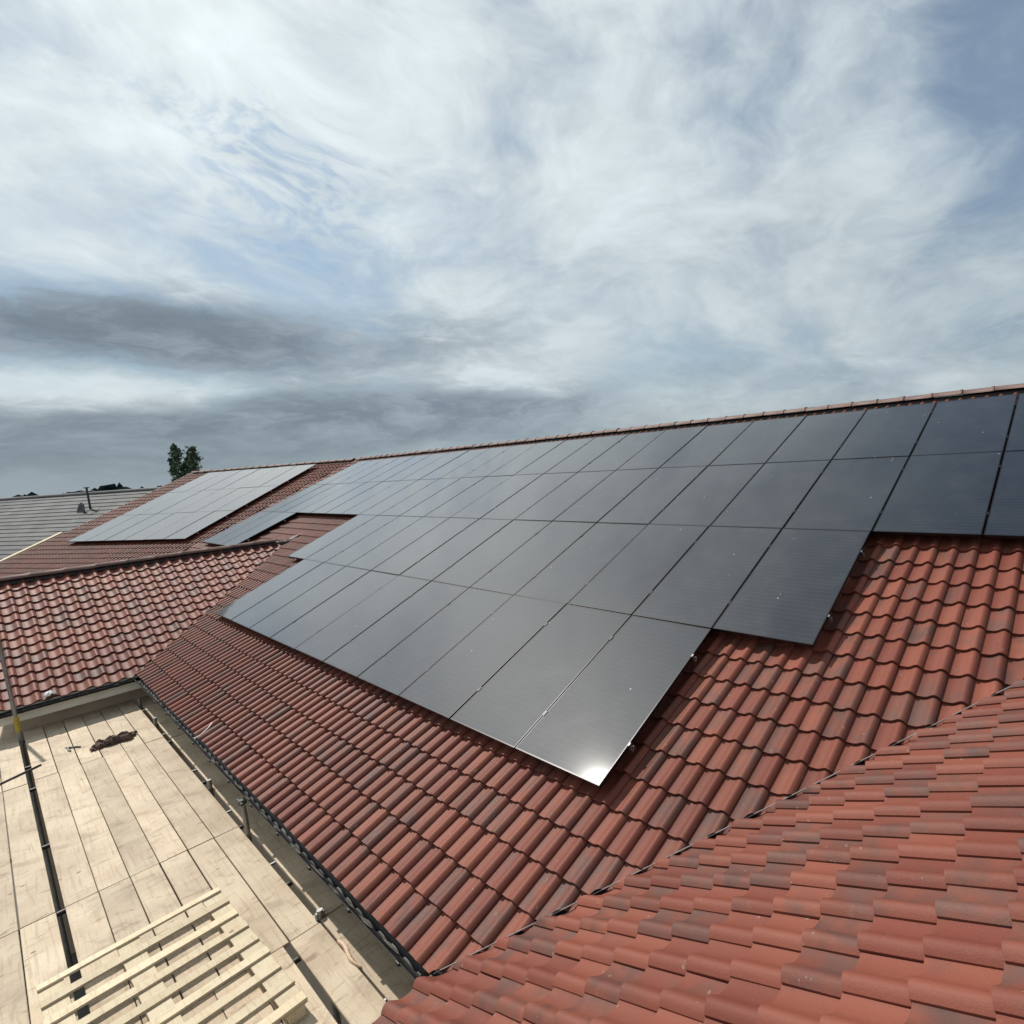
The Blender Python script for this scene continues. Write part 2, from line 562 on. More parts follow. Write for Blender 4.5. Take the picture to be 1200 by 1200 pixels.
nrm = Vector((0, -SP, CP))
MAIN = Slope(-HP * nrm, (1, 0, 0), (0, CP, SP))
NEAR_O = Vector((2.7366, 1.6106, 0.6437))
NEAR = Slope(NEAR_O, (0, -1, 0), (CP, 0, SP))
WX0, WXR = -11.2, -14.95                      # left wing: eave and ridge
WZ0 = MAIN.z(0, -1.3)
WING = Slope((WX0, 0, WZ0), (0, 1, 0), (-CP, 0, SP))
WZR = WING.z(WXR, 0)
WBACK = Slope((WXR, 0, WZR), (0, -1, 0), (CP, 0, SP))
PHI = math.radians(18.92)
D2 = Vector((math.cos(PHI), math.sin(PHI), 0))
V2 = Vector((-math.sin(PHI), math.cos(PHI), 0))
O2 = Vector((-28.94, -0.66, 0.85))
E2 = V2 * CP + Vector((0, 0, SP))
N2 = D2.cross(E2)
FAR = Slope(O2 - HP * N2, D2, E2)
RY = 7.40                                      # main ridge
RZ = MAIN.z(0, RY)
NXR = 3.36                                     # near wing ridge
NZR = NEAR.z(NXR, 0)
S_EAVE = -0.33495 - 4 * TG
FAR_S_RIDGE = (RZ - FAR.o.z) / SP

# ---------------------------------------------------------------- the tile
PROF = [(0.0, 0.005), (0.10, 0.001), (0.22, 0.0), (0.36, 0.003), (0.47, 0.0115), (0.57, 0.025), (0.655, 0.0385), (0.73, 0.0465), (0.80, 0.0475), (0.87, 0.0420), (0.945, 0.0290), (1.0, 0.0155)]
T_FRONT = 0.029
T_LEN = TG + 0.035


def tile_mesh(prof=PROF):
    vs, fs = [], []
    n = len(prof)
    tilt = T_FRONT / TG
    for (u, z) in prof:
        vs.append((u * TW, 0.0, z + T_FRONT))
    for (u, z) in prof:
        vs.append((u * TW, T_LEN, z + T_FRONT - tilt * T_LEN))
    for i in range(n - 1):
        fs.append((i, i + 1, n + i + 1, n + i))
    top = len(fs)
    k = len(vs)                                 # front edge
    for (u, z) in prof:
        vs.append((u * TW, 0.0, z + T_FRONT))
    for (u, z) in prof:
        vs.append((u * TW, 0.004, z + T_FRONT - 0.0225))
    for i in range(n - 1):
        fs.append((k + n + i, k + n + i + 1, k + i + 1, k + i))
    k = len(vs)                                 # side edge lying over the neighbour
    u, z = prof[-1]
    zt = z + T_FRONT
    vs += [(u * TW, 0, zt), (u * TW, T_LEN, zt - tilt * T_LEN), (u * TW - 0.002, T_LEN, zt - tilt * T_LEN - 0.014), (u * TW - 0.002, 0, zt - 0.014)]
    fs.append((k, k + 3, k + 2, k + 1))
    return vs, fs, top


TV, TF, TTOP = tile_mesh()
tile_me = bpy.data.meshes.new("tile")
tile_me.from_pydata(TV, [], TF)
for i, p in enumerate(tile_me.polygons):
    p.use_smooth = True
tile_me.materials.append(M['tile'])


def cut_mesh(mat, planes):
    """one tile cut along the valley; returns verts, faces in world space"""
    bm = bmesh.new()
    bm.from_mesh(tile_me)
    bm.transform(mat)
    for (a, b, c, mg) in planes:
        L = math.hypot(a, b)
        no = Vector((a / L, b / L, 0))
        co = no * (mg - c / L)
        bmesh.ops.bisect_plane(bm, geom=bm.verts[:] + bm.edges[:] + bm.faces[:], dist=1e-5, plane_co=co, plane_no=-no, clear_outer=True)
    bm.verts.index_update()
    vs = [v.co.copy() for v in bm.verts]
    fs = [[v.index for v in f.verts] for f in bm.faces]
    bm.free()
    return vs, fs


def to_px(p):
    d = p - CAM
    z = d.dot(f_)
    if z < 0.05:
        return None
    return (PPX + FOC * d.dot(r_) / z, 600 + FOC * d.dot(d_) / z, z)


def in_frame(p, mg=15):
    q = to_px(p)
    return q is not None and -mg < q[0] < 1200 + mg and -mg < q[1] < 1200 + mg


def lay_tiles(slope, u0, nu0, nu1, s0, nc, planes_of, roof, keep=300, hidden=None, jit=1.0):
    """tiles of one slope; the KEEP that show largest become objects, the rest one joined part"""
    rows = []
    for c in range(nc):
        for k in range(nu0, nu1):
            u, s = u0 + k * TW, s0 + c * TG
            pl = planes_of(u, s)
            if pl is None:
                continue
            corners = [slope.p(u, s), slope.p(u + TW, s), slope.p(u, s + TG), slope.p(u + TW, s + TG)]
            cut, out = [], False
            for (a, b, cc, mg) in pl:
                L = math.hypot(a, b)
                ds = [(a * p.x + b * p.y + cc) / L - mg for p in corners]
                if max(ds) < 0.012:
                    out = True
                    break
                if min(ds) < 0.0:
                    cut.append((a, b, cc, mg))
            if out:
                continue
            ctr = slope.p(u + TW / 2, s + TG / 2)
            q = to_px(ctr)
            vis = q is not None and -25 < q[0] < 1225 and -25 < q[1] < 1225 and not (hidden and hidden(u, s))
            d = CAM - ctr
            size = abs(d.normalized().dot(slope.en)) / d.length_squared if vis else 0.0
            m = slope.m4(u, s)
            rz = random.gauss(0, 0.0035) * jit
            m = m @ Matrix.Translation((random.gauss(0, 0.0012) * jit, random.gauss(0, 0.003) * jit, abs(random.gauss(0, 0.0016)) * jit)) @ Matrix.Rotation(rz, 4, 'Z') @ Matrix.Rotation(random.gauss(0, 0.004) * jit, 4, 'X')
            rows.append((size, m, cut, random.random()))
    rows.sort(key=lambda r: -r[0])
    n = 0
    bv, bf, br = [], [], []
    for size, m, cut, rr in rows:
        one = n < keep and size > 0
        if cut:
            vs, fs = cut_mesh(m, cut)
            if not fs:
                continue
            if one:
                me = bpy.data.meshes.new("tile")
                me.from_pydata([m.inverted() @ v for v in vs], [], fs)
                for p in me.polygons:
                    p.use_smooth = True
                o = link("tile", me, M['tile'], roof)
                o.matrix_world = m
                n += 1
                continue
        elif one:
            o = link("tile", tile_me, None, roof)
            o.matrix_world = m
            n += 1
            continue
        else:
            vs, fs = [m @ Vector(v) for v in TV], TF
        k = len(bv)
        bv += vs
        bf += [tuple(i + k for i in f) for f in fs]
        br += [rr] * len(vs)
    if bv:
        o = pyd("tile_field", bv, bf, M['tile'], roof, True)
        at = o.data.attributes.new("rnd", 'FLOAT', 'POINT')
        at.data.foreach_set("value", br)
        o["kind"] = "stuff"
    return n

# ================================================================ ground
GZ = -5.6
gv = [(0, 0, GZ)] + [(3000 * math.cos(i * math.pi / 24), 3000 * math.sin(i * math.pi / 24), GZ) for i in range(48)]
tag(pyd("ground", gv, [(0, i + 1, (i + 1) % 48 + 1) for i in range(48)], M['ground']), kind="structure")

# ================================================================ building
house = empty("tiled_building", "long building with red clay tiled roofs, two joining wings and rooftop solar panels", "building")

main_wing = lin(MAIN, WING)
main_wback = lin(MAIN, WBACK)
main_near = lin(MAIN, NEAR)
main_far = lin(MAIN, FAR)


def neg(l):
    return (-l[0], -l[1], -l[2])


def sheet(name, slope, poly_us, w, mat, parent):
    return pyd(name, [slope.p(u, s, w) for u, s in poly_us], [tuple(range(len(poly_us)))], mat, parent)


def plan_sheet(name, slope, poly_xy, w, mat, parent):
    vs = [Vector((x, y, slope.z(x, y))) + slope.en * w for x, y in poly_xy]
    return pyd(name, vs, [tuple(range(len(vs)))], mat, parent)


YE = MAIN.p(0, S_EAVE).y
XV_N = -(main_near[1] * YE + main_near[2]) / main_near[0]     # where the near valley meets the eave
XV_NT = -(main_near[1] * RY + main_near[2]) / main_near[0]
YV_NR = -(main_near[0] * NXR + main_near[2]) / main_near[1]   # where the near wing's ridge runs into the main slope
YV_WR = -(main_wing[0] * WXR + main_wing[2]) / main_wing[1]
XV_W = -(main_wing[1] * YE + main_wing[2]) / main_wing[0]
XJ = -(main_far[1] * RY + main_far[2]) / main_far[0]          # ridge junction with the far part
XJE = -(main_far[1] * YE + main_far[2]) / main_far[0]
W_END = -3.02                                                 # gable end of the far wing
N_END = -7.0

UNDER = -0.022
main_roof = plan_sheet("main_roof", MAIN, [(XV_W, YE), (XV_N, YE), (NXR, YV_NR), (9.0, YV_NR), (9.0, RY), (XJ, RY), (XJE, YE), (WXR, YE), (WXR, YV_WR)], UNDER, M['felt'], house)
wing_roof = plan_sheet("wing_roof", WING, [(WX0, W_END), (XV_W, YE), (WXR, YV_WR), (WXR, W_END)], UNDER, M['felt'], house)
near_roof = plan_sheet("wing_roof", NEAR, [(XV_N - 0.1, N_END), (NXR, N_END), (NXR, YV_NR), (XV_N, YE), (XV_N - 0.1, YE - 0.1)], UNDER, M['felt'], house)
FU0, FU1 = -2.2, (Vector((XJ, RY, 0)) - Vector((O2.x, O2.y, 0))).dot(D2)
FS_E = -3.8
far_low = FAR.p(FU0, FS_E)


def far_valley_u(s):
    # u at which the far slope meets the main slope for a given s
    a, b, c = main_far
    p0, p1 = FAR.p(0, s), FAR.p(1, s)
    g0, g1 = a * p0.x + b * p0.y + c, a * p1.x + b * p1.y + c
    return -g0 / (g1 - g0)


far_roof = sheet("far_roof", FAR, [(FU0, FS_E), (far_valley_u(FS_E), FS_E), (far_valley_u(FAR_S_RIDGE), FAR_S_RIDGE), (FU0, FAR_S_RIDGE)], UNDER, M['felt'], house)

# slopes turned away from the camera side
BACK = Slope((0, RY, RZ), (-1, 0, 0), (0, -CP, SP))
plan_sheet("back_roof", BACK, [(9.0, RY), (9.0, 2 * RY - YE), (XJ - 1.0, 2 * RY - YE), (XJ, RY)], 0.0, M['tile'], house)
plan_sheet("back_roof", WBACK, [(WXR, W_END), (WXR, YV_WR), (2 * WXR - XV_W, YE), (2 * WXR - XV_W, W_END)], 0.0, M['tile'], house)
NBACK = Slope((NXR, 0, NZR), (0, 1, 0), (-CP, 0, SP))
plan_sheet("back_roof", NBACK, [(NXR, N_END), (2 * NXR - XV_N, N_END), (2 * NXR - XV_N, YE), (NXR, YV_NR)], 0.0, M['tile'], house)
FB = Slope(FAR.p(0, FAR_S_RIDGE), -D2, (V2 * -CP + Vector((0, 0, SP))))
fb = [FB.p(-FU0, 0), FB.p(-far_valley_u(FAR_S_RIDGE), 0), FB.p(-far_valley_u(FAR_S_RIDGE) - 2.0, -9.0), FB.p(-FU0, -9.0)]
pyd("back_roof", fb, [(3, 2, 1, 0)], M['tile'], house)

# ---- where the panels lie (in panel pitches)
PW, PH = 1.154, 1.8866
RIGHT_K = -4
ROWS = [(0, list(range(0, 10))), (1, list(range(-1, 11))), (1, list(range(15, 18))), (2, list(range(RIGHT_K, 18))), (3, list(range(RIGHT_K, 18)))]
COVER = set()
for r, ks in ROWS:
    for k in ks:
        COVER.add((r, k))


def under_panel(u, s):
    """True where a panel hides the tile from every place near the camera"""
    for du, ds in ((-0.25, -0.1), (TW + 0.45, -0.1), (-0.25, TG + 0.25), (TW + 0.45, TG + 0.25)):
        if (math.floor((s + ds) / PH), math.floor(-(u + du) / PW)) not in COVER:
            return False
    return True


def main_planes(u, s):
    y = MAIN.p(0, s + TG / 2).y
    pl = [(*main_far, 0.03)]
    if u < NXR - 0.05:
        pl.append((*main_near, -0.012))
    if u > WXR:
        pl.append((*main_wing, -0.02))
    else:
        pl.append((*main_wback, 0.03))
    pl.append((0, -1, RY - 0.02, 0.0))
    return pl


UM0 = 1.225 - 0.77 * TW
lay_tiles(MAIN, UM0, -125, 40, S_EAVE, 34, main_planes, main_roof, 300, under_panel)
lay_tiles(NEAR, -15 * TW, -9, 58, -12 * TG, 23, lambda u, s: [(*neg(main_near), 0.020), (-1, 0, NXR - 0.02, 0.0)], near_roof, 300)
lay_tiles(WING, W_END, 0, 32, 0.0, 15, lambda u, s: [(*neg(main_wing), 0.015), (1, 0, -WXR - 0.02, 0.0)], wing_roof, 320)
lay_tiles(FAR, FU0, 0, 60, FS_E, 35, lambda u, s: [(*neg(main_far), 0.02), (*tuple(-v for v in (V2.x, V2.y)), (V2.x * FAR.p(0, FAR_S_RIDGE).x + V2.y * FAR.p(0, FAR_S_RIDGE).y) - 0.02, 0.0)], far_roof, 0)


# ---- valley linings
def valley(a, b, c0, c1, parent):
    """lead strip bent into the corner of two slopes, from plan point c0 to c1"""
    c0, c1 = Vector(c0), Vector(c1)
    d = (c1 - c0).normalized()
    side = Vector((-d.y, d.x))
    vs = []
    for c in (c0, c1):
        for k in (-0.16, 0.0, 0.16):
            p = c + side * k
            vs.append((p.x, p.y, max(a.z(p.x, p.y), b.z(p.x, p.y)) - 0.012))
    return pyd("valley_lining", vs, [(0, 1, 4, 3), (1, 2, 5, 4)], M['lead'], parent)


valley(MAIN, NEAR, (XV_N, YE), (NXR, YV_NR), house)
valley(MAIN, WING, (XV_W, YE), (WXR, YV_WR), house)
valley(MAIN, FAR, (XJE, YE), (XJ, RY), house)


def valley_lip(a, c0, c1, off, parent):
    """the thin turned-up edge that shows as a pale line along the cut tiles"""
    c0, c1 = Vector(c0), Vector(c1)
    d = (c1 - c0).normalized()
    side = Vector((-d.y, d.x)) * off
    m = MB()
    p0, p1 = c0 + side, c1 + side
    m.tube((p0.x, p0.y, a.z(*p0) + 0.050), (p1.x, p1.y, a.z(*p1) + 0.050), 0.005, 6)
    return m.build("valley_edge", M['valley_trim'], parent)


valley_lip(NEAR, (XV_N, YE), (NXR, YV_NR), -0.012, house)


# ---- ridges
def ridge_tile_mesh(length=0.475, r=0.116, flat=0.80):
    vs, fs = [], []
    seg = 10
    for (y, k) in ((0.0, 1.10), (0.045, 1.10), (0.052, 1.0), (length + 0.02, 0.97)):
        for i in range(seg + 1):
            w = math.pi * (0.06 + 0.88 * i / seg)
            vs.append((math.cos(w) * r * k, y, math.sin(w) * r * k * flat))
    n = seg + 1
    for j in range(3):
        for i in range(seg):
            fs.append((j * n + i, j * n + i + 1, (j + 1) * n + i + 1, (j + 1) * n + i))
    k0 = len(vs)                                 # thickness of the near end
    for i in range(seg + 1):
        w = math.pi * (0.06 + 0.88 * i / seg)
        vs.append((math.cos(w) * r * 1.10, 0, math.sin(w) * r * 1.10 * flat))
    for i in range(seg + 1):
        w = math.pi * (0.06 + 0.88 * i / seg)
        vs.append((math.cos(w) * r * 0.93, 0, math.sin(w) * r * 0.93 * flat))
    for i in range(seg):
        fs.append((k0 + i + 1, k0 + i, k0 + n + i, k0 + n + i + 1))
    me = bpy.data.meshes.new("ridge_tile")
    me.from_pydata(vs, [], fs)
    for i, p in enumerate(me.polygons):
        p.use_smooth = True
    me.materials.append(M['ridge'])
    return me


RIDGE_ME = ridge_tile_mesh()


def ridge(p0, p1, parent, z=0.0):
    p0, p1 = Vector(p0), Vector(p1)
    d = (p1 - p0)
    L = d.length
    d.normalize()
    side = Vector((-d.y, d.x, 0))
    vs = []
    for p in (p0, p1):
        for (k, h) in ((-0.112, -0.02), (-0.085, 0.036), (0, 0.07), (0.085, 0.036), (0.112, -0.02)):
            vs.append(p + side * k + Vector((0, 0, h + z)))
    base = pyd("ridge", vs, [(i, i + 1, 5 + i + 1, 5 + i) for i in range(4)], M['dry_ridge'], parent)
    n = int(L / 0.475)
    ang = math.atan2(d.y, d.x) - math.pi / 2
    for i in range(n):
        o = link("ridge_tile", RIDGE_ME, None, base)
        o.location = p0 + d * (i * 0.475) + Vector((0, 0, 0.056 + z + random.gauss(0, 0.003)))
        o.rotation_euler = (random.gauss(0, 0.006), random.gauss(0, 0.015), ang + random.gauss(0, 0.006))
    return base


ridge((4.3, RY, RZ), (XJ, RY, RZ), house)
ridge((XJ, RY, RZ), FAR.p(FU0 - 0.05, FAR_S_RIDGE), house)
ridge((WXR, W_END - 0.1, WZR), (WXR, YV_WR + 0.05, WZR), house)
ridge((NXR, N_END, NZR), (NXR, YV_NR, NZR), house)
# mortar where the wing's ridge dies into the main slope
mm = MB()
for i in range(5):
    p = Vector((WXR + random.uniform(-0.05, 0.05), YV_WR + 0.05 + i * 0.07, 0))
    p.z = MAIN.z(p.x, p.y) + 0.045 - i * 0.004
    mm.box((p.x - 0.07 + i * 0.008, p.y - 0.05, p.z - 0.03), (p.x + 0.07 - i * 0.008, p.y + 0.06, p.z + 0.035 - i * 0.006), None, 0.012)
mm.build("mortar_fillet", flat("mortar", (0.42, 0.38, 0.34), 0.9, 0.0, 0.2, 20), house)

# far gable: verge tiles' edge, and the pale board lying along its lower end
vm = MB()
vm.box((-0.035, FS_E, -0.16), (0.005, FAR_S_RIDGE, 0.035))
o = vm.build("verge", M['dry_ridge'], house)
o.matrix_basis = FAR.m4(FU0, 0)
vb = MB()
vb.box((-0.32, FS_E, 0.0), (-0.10, 0.95, 0.07), None, 0.004)
o = vb.build("verge_board", M['pallet'], house)
o.matrix_basis = FAR.m4(FU0, 0)

# ---- walls, fascias, soffits
wm = MB()
wm.box((XV_W - 0.40, YE + 0.42, GZ), (XV_N + 0.4, YE + 0.66, -0.95))
wm.box((WX0 - 0.62, W_END + 0.25, GZ), (WX0 - 0.40, YE + 0.418, -0.95))
wm.box((2 * WXR - WX0 + 0.4, W_END + 0.25, GZ), (WX0 - 0.622, W_END + 0.47, WZ0 - 0.1))
wm.box((XV_N + 0.402, N_END, GZ), (XV_N + 0.64, YE + 0.66, -1.0))
wm.build("wall", M['wall'], house)
gw = [(WX0 - 0.42, W_END + 0.25, WZ0 - 0.1), (WXR, W_END + 0.25, WZR - 0.15), (2 * WXR - WX0 + 0.42, W_END + 0.25, WZ0 - 0.1)]
pyd("gable_wall", gw, [(0, 1, 2)], M['wall'], house)
fwv = FAR.p(FU0 + 0.25, 0)
gfar = [FAR.p(FU0 + 0.2, FS_E, -0.05), FAR.p(FU0 + 0.2, FAR_S_RIDGE, -0.05), FB.p(-FU0 - 0.2, -9.0, -0.05)]
gfar = gfar + [Vector((gfar[2].x, gfar[2].y, GZ)), Vector((gfar[0].x, gfar[0].y, GZ))]
pyd("gable_wall", gfar, [(0, 1, 2, 3, 4)], M['wall'], house)
fe0, fe1 = FAR.p(FU0 + 0.2, FS_E + 0.3, -0.1), FAR.p(far_valley_u(FS_E), FS_E + 0.3, -0.1)
pyd("wall", [fe0, fe1, (fe1.x, fe1.y, GZ), (fe0.x, fe0.y, GZ)], [(0, 1, 2, 3)], M['wall'], house)

MB().box((XV_W - 0.02, YE + 0.035, -1.03), (XV_N + 0.3, YE + 0.055, -0.80)).build("fascia", M['fascia'], house)
MB().box((XV_W, YE + 0.056, -1.015), (XV_N + 0.3, YE + 0.418, -1.005)).build("soffit", M['fascia'], house)
MB().box((WX0 - 0.055, W_END + 0.02, -1.055), (WX0 - 0.035, YE + 0.03, -0.80)).build("fascia", M['fascia'], house)
MB().box((WX0 - 0.398, W_END + 0.02, -1.035), (WX0 - 0.056, YE + 0.03, -1.025)).build("soffit", M['fascia'], house)
MB().box((XV_N + 0.0, N_END, -1.10), (XV_N + 0.02, YE, -0.88)).build("fascia", M['fascia'], house)


# ---- gutters
def gutter(p0, p1, out, r=0.06):
    """half-round gutter between two points; OUT points away from the wall"""
    p0, p1, out = Vector(p0), Vector(p1), Vector(out)
    vs, fs = [], []
    seg = 12
    L = (p1 - p0).length
    n = max(2, int(L / 0.5))
    rings = []
    for j in range(n + 1):
        c = p0.lerp(p1, j / n)
        sag = Vector((0, 0, random.gauss(0, 0.0015)))
        for rr in (r, r - 0.005):
            for i in range(seg + 1):
                w = math.pi * i / seg
                vs.append(c + sag + out * (math.cos(w) * rr) - Vector((0, 0, math.sin(w) * rr)))
    k = seg + 1
    for j in range(n):
        a, b = j * 2 * k, (j + 1) * 2 * k
        for i in range(seg):
            fs.append((a + i, b + i, b + i + 1, a + i + 1))
            fs.append((a + k + i + 1, b + k + i + 1, b + k + i, a + k + i))
        fs.append((a, a + k, b + k, b))
        fs.append((a + seg, b + seg, b + k + seg, a + k + seg))
    g = pyd("gutter", vs, fs, M['gutter'], house, True)
    d = (p1 - p0).normalized()
    # clips, lapping joints and stop ends
    nb = int(L / 0.85)
    for i in range(nb + 1):
        c = p0 + d * (0.25 + (L - 0.5) * i / max(nb, 1))
        m = MB()
        for sgn in (-1, 1):
            pass
        ring = []
        for e in (-0.018, 0.018):
            for i2 in range(seg + 1):
                w = math.pi * (i2 / seg)
                ring.append(c + d * e + out * (math.cos(w) * (r + 0.006)) - Vector((0, 0, math.sin(w) * (r + 0.006))))
        m.add(ring, [(i2, k + i2, k + i2 + 1, i2 + 1) for i2 in range(seg)], True)
        lip = c + out * (r + 0.002)
        m.tube(lip - d * 0.022 - Vector((0, 0, 0.012)), lip + d * 0.022 - Vector((0, 0, 0.012)), 0.013, 8)
        m.build("gutter_clip", M['gutter'], g)
    for c, sg in ((p0, -1), (p1, 1)):
        m = MB()
        arc = [c + d * (0.002 * sg) + out * (math.cos(math.pi * i / seg) * (r + 0.004)) - Vector((0, 0, math.sin(math.pi * i / seg) * (r + 0.004))) for i in range(seg + 1)]
        m.add(arc, [tuple(range(seg + 1))])
        arc2 = [p - d * (0.03 * sg) for p in arc]
        m.add(arc + arc2, [(i, i + 1, seg + 2 + i, seg + 1 + i) for i in range(seg)], True)
        m.build("stop_end", M['gutter'], g)
    # silt in broken drifts; its pale tone also stands for sky reflected in water
    m = MB()
    x = 0.2
    while x < L - 0.4:
        ln = random.uniform(0.10, 0.4)
        w_ = random.uniform(0.006, 0.016)
        a0 = p0 + d * x + out * random.uniform(0.012, 0.03) - Vector((0, 0, r - 0.020))
        b0 = a0 + d * ln
        ring = []
        for t in range(7):
            c = a0.lerp(b0, t / 6)
            ww = w_ * math.sin(math.pi * (t + 0.4) / 6.8) * random.uniform(0.6, 1.1)
            ring += [c - out * ww, c + out * ww + Vector((0, 0, ww * 0.5))]
        m.add(ring, [(2 * t, 2 * t + 1, 2 * t + 3, 2 * t + 2) for t in range(6)], True)
        x += ln + random.uniform(0.05, 0.35)
    tag(m.build("silt_glint", M['grime_glint'], g), kind="stuff")
    return g


GUT_Y = YE - 0.012
gutter((XV_W + 0.06, GUT_Y, -0.822), (XV_N - 0.14, GUT_Y, -0.835), (0, -1, 0))
gutter((WX0 + 0.03, W_END + 0.12, -0.845), (WX0 + 0.03, YE - 0.045, -0.832), (1, 0, 0))

# ================================================================ solar panels
ORD = "first second third fourth fifth sixth seventh eighth ninth tenth eleventh twelfth thirteenth fourteenth fifteenth sixteenth seventeenth eighteenth nineteenth twentieth twenty-first twenty-second twenty-third".split()
GW, GH = PW - 0.020, PH - 0.008


def panel_meshes():
    m = MB()
    t, b, e = 0.0, -0.035, 0.011
    m.box((0, 0, b), (GW, e, t)).box((0, GH - e, b), (GW, GH, t)).box((0, e, b), (e, GH - e, t)).box((GW - e, e, b), (GW, GH - e, t))
    m.box((e, e, -0.010), (GW - e, GH - e, -0.008))
    fr = bpy.data.meshes.new("frame")
    fr.from_pydata(m.v, [], m.f)
    fr.materials.append(M['frame'])
    g = MB().box((e, e, -0.0078), (GW - e, GH - e, -0.0015))
    gl = bpy.data.meshes.new("glass")
    gl.from_pydata(g.v, [], g.f)
    gl.materials.append(M['glass'])
    return fr, gl


FR_ME, GL_ME = panel_meshes()


def panel(slope_plane, u, s, label, group):
    o = empty("solar_panel", label, "solar panel", group)
    tx, ty = random.gauss(0, 0.0016), random.gauss(0, 0.0016)
    m = slope_plane.m4(u, s, HP + random.gauss(0, 0.0015)) @ Matrix.Rotation(tx, 4, 'X') @ Matrix.Rotation(ty, 4, 'Y')
    o.matrix_basis = m
    link("frame", FR_ME, None, o)
    link("glass", GL_ME, None, o)
    return o


ROWNAME = {0: "bottom row", 1: "second row up", 2: "third row up", 3: "top row"}
for r, ks in ROWS:
    ks = sorted(ks, reverse=True)
    for i, k in enumerate(ks):
        u, s = -PW * (k + 1) + 0.010, PH * r + 0.004
        if r == 0 and k == 0:
            lb = "black solar panel with the sun glaring off its lower corner, end of the bottom row"
        elif r == 1 and k == -1:
            lb = "black solar panel jutting out alone over bare tiles at the second row's near end"
        elif k >= 15 and r == 1:
            lb = f"black solar panel, {ORD[i]} of three hanging below the third row by the wing ridge"
        else:
            lb = f"black solar panel, large array, {ROWNAME[r]}, {ORD[i]} from its far end"
        panel(MAIN, u, s, lb, "panels of the large array")
A2N = ("lowest", "middle", "top")
for r in range(3):
    for k in range(6):
        panel(FAR, k * PW + 0.010, r * PH + 0.004, f"solar panel in the {A2N[r]} row of the smaller far array, {ORD[k]} from the verge", "panels of the smaller far array")

# ---- rails with their clamps and hooks
CL_ME = MB().box((-0.017, -0.028, -0.03), (0.017, 0.028, 0.004)).build("clamp", M['frame'])
END_ME = MB().box((0.0, -0.016, -0.036), (0.018, 0.016, 0.003)).box((0.018, -0.012, -0.055), (0.032, 0.012, -0.025)).build("clamp", M['clamp'])
HK_ME = MB().box((-0.016, -0.02, -0.165), (0.016, 0.02, -0.076)).build("roof_hook", M['alu'])
cl_me, end_me, hk_me = CL_ME.data, END_ME.data, HK_ME.data
for o in (CL_ME, END_ME, HK_ME):
    bpy.data.objects.remove(o)


def rail(slope, u0, u1, s, bounds, label, group):
    o = MB().box((u0 - 0.02, -0.02, -0.075), (u1 + 0.03, 0.02, -0.0365)).build("mounting_rail", M['alu'])
    tag(o, label, "mounting rail", group)
    o.matrix_basis = slope.m4(0, s, HP)
    for b in bounds:
        c = link("clamp", cl_me, None, o)
        c.location = (b, 0, 0)
    for u, sg in ((u0, -1), (u1, 1)):
        c = link("clamp", end_me, None, o)
        c.location = (u, 0, 0)
        c.rotation_euler = (0, 0, 0 if sg > 0 else math.pi)
    x = u0 + 0.3
    while x < u1:
        c = link("roof_hook", hk_me, None, o)
        c.location = (x, 0, 0)
        x += 1.2
    return o


RN = {0: "bottom row", 1: "long second row", 2: "third row", 3: "top row"}
for r, ks in ROWS:
    u0, u1 = -PW * (max(ks) + 1) + 0.010, -PW * min(ks) - 0.010
    for q, (f, nm) in enumerate(((0.22, "lower"), (0.79, "upper"))):
        row = "three panels hanging by the wing ridge" if (r == 1 and min(ks) == 15) else RN[r] + " of the large array"
        rail(MAIN, u0, u1, PH * (r + f), [-PW * k for k in ks[1:]], f"{nm} silver rail under the {row}", "rails under the large array")
for r in range(3):
    for f, nm in ((0.22, "lower"), (0.79, "upper")):
        rail(FAR, 0.01, 6 * PW - 0.01, PH * (r + f), [PW * k for k in range(1, 6)], f"{nm} silver rail under the {A2N[r]} row of the smaller far array", "rails under the far array")

# ================================================================ scaffold
DZ = -1.32
scaf = empty("scaffold_platform", "timber boarded scaffold platform filling the yard between the two wings", "scaffold")


def board(x0, x1, y0, y1, z=DZ, th=0.038, mat='board', name="board", parent=None):
    L, W = x1 - x0, y1 - y0
    m = MB().box((-L / 2, -W / 2, -th), (L / 2, W / 2, 0), None, 0.003)
    o = m.build(name, M[mat], scaf if parent is None else parent)
    o.location = ((x0 + x1) / 2, (y0 + y1) / 2, z + random.uniform(-0.004, 0.003))
    o.rotation_euler = (random.gauss(0, 0.004), random.gauss(0, 0.0006), random.gauss(0, 0.0008))
    return o


BW, BG = 0.2217, 0.006
for i in range(6):
    y0 = -2.690 + i * BW
    wob = random.uniform(-0.012, 0.012)
    xs = [-11.58, -8.82 + wob, -4.79 + wob * 0.5, -2.36]
    for a, b in zip(xs, xs[1:]):
        g = random.uniform(0.003, 0.008)
        board(a + 0.004, b - 0.004, y0 + g * 0.5, y0 + BW - g)
for y0, y1 in ((-1.585, -1.360), (-1.860, -1.635), (-2.088, -1.866), (-2.316, -2.094), (-2.544, -2.322), (-2.690, -2.550)):
    board(-2.352, 1.55, y0, y1)
for i in range(6):                               # beyond the long gap
    y1 = -2.748 - i * BW
    for a, b in ((-16.6, -12.75), (-12.74, -8.78), (-8.77, -4.80), (-4.79, -0.83), (-0.82, 3.1)):
        g = random.uniform(0.003, 0.012)
        board(a + 0.004, b - 0.004, y1 - BW + g, y1 - g * 0.3)
for a, b in ((-11.55, -8.66), (-8.62, -4.70), (-4.69, -2.405)):   # under the eaves
    board(a, b, -1.314, -1.09)
    board(a, b, -1.084, -0.90)
board(-2.375, 0.9, -1.345, -1.12)
board(-2.375, 0.9, -1.113, -0.90)
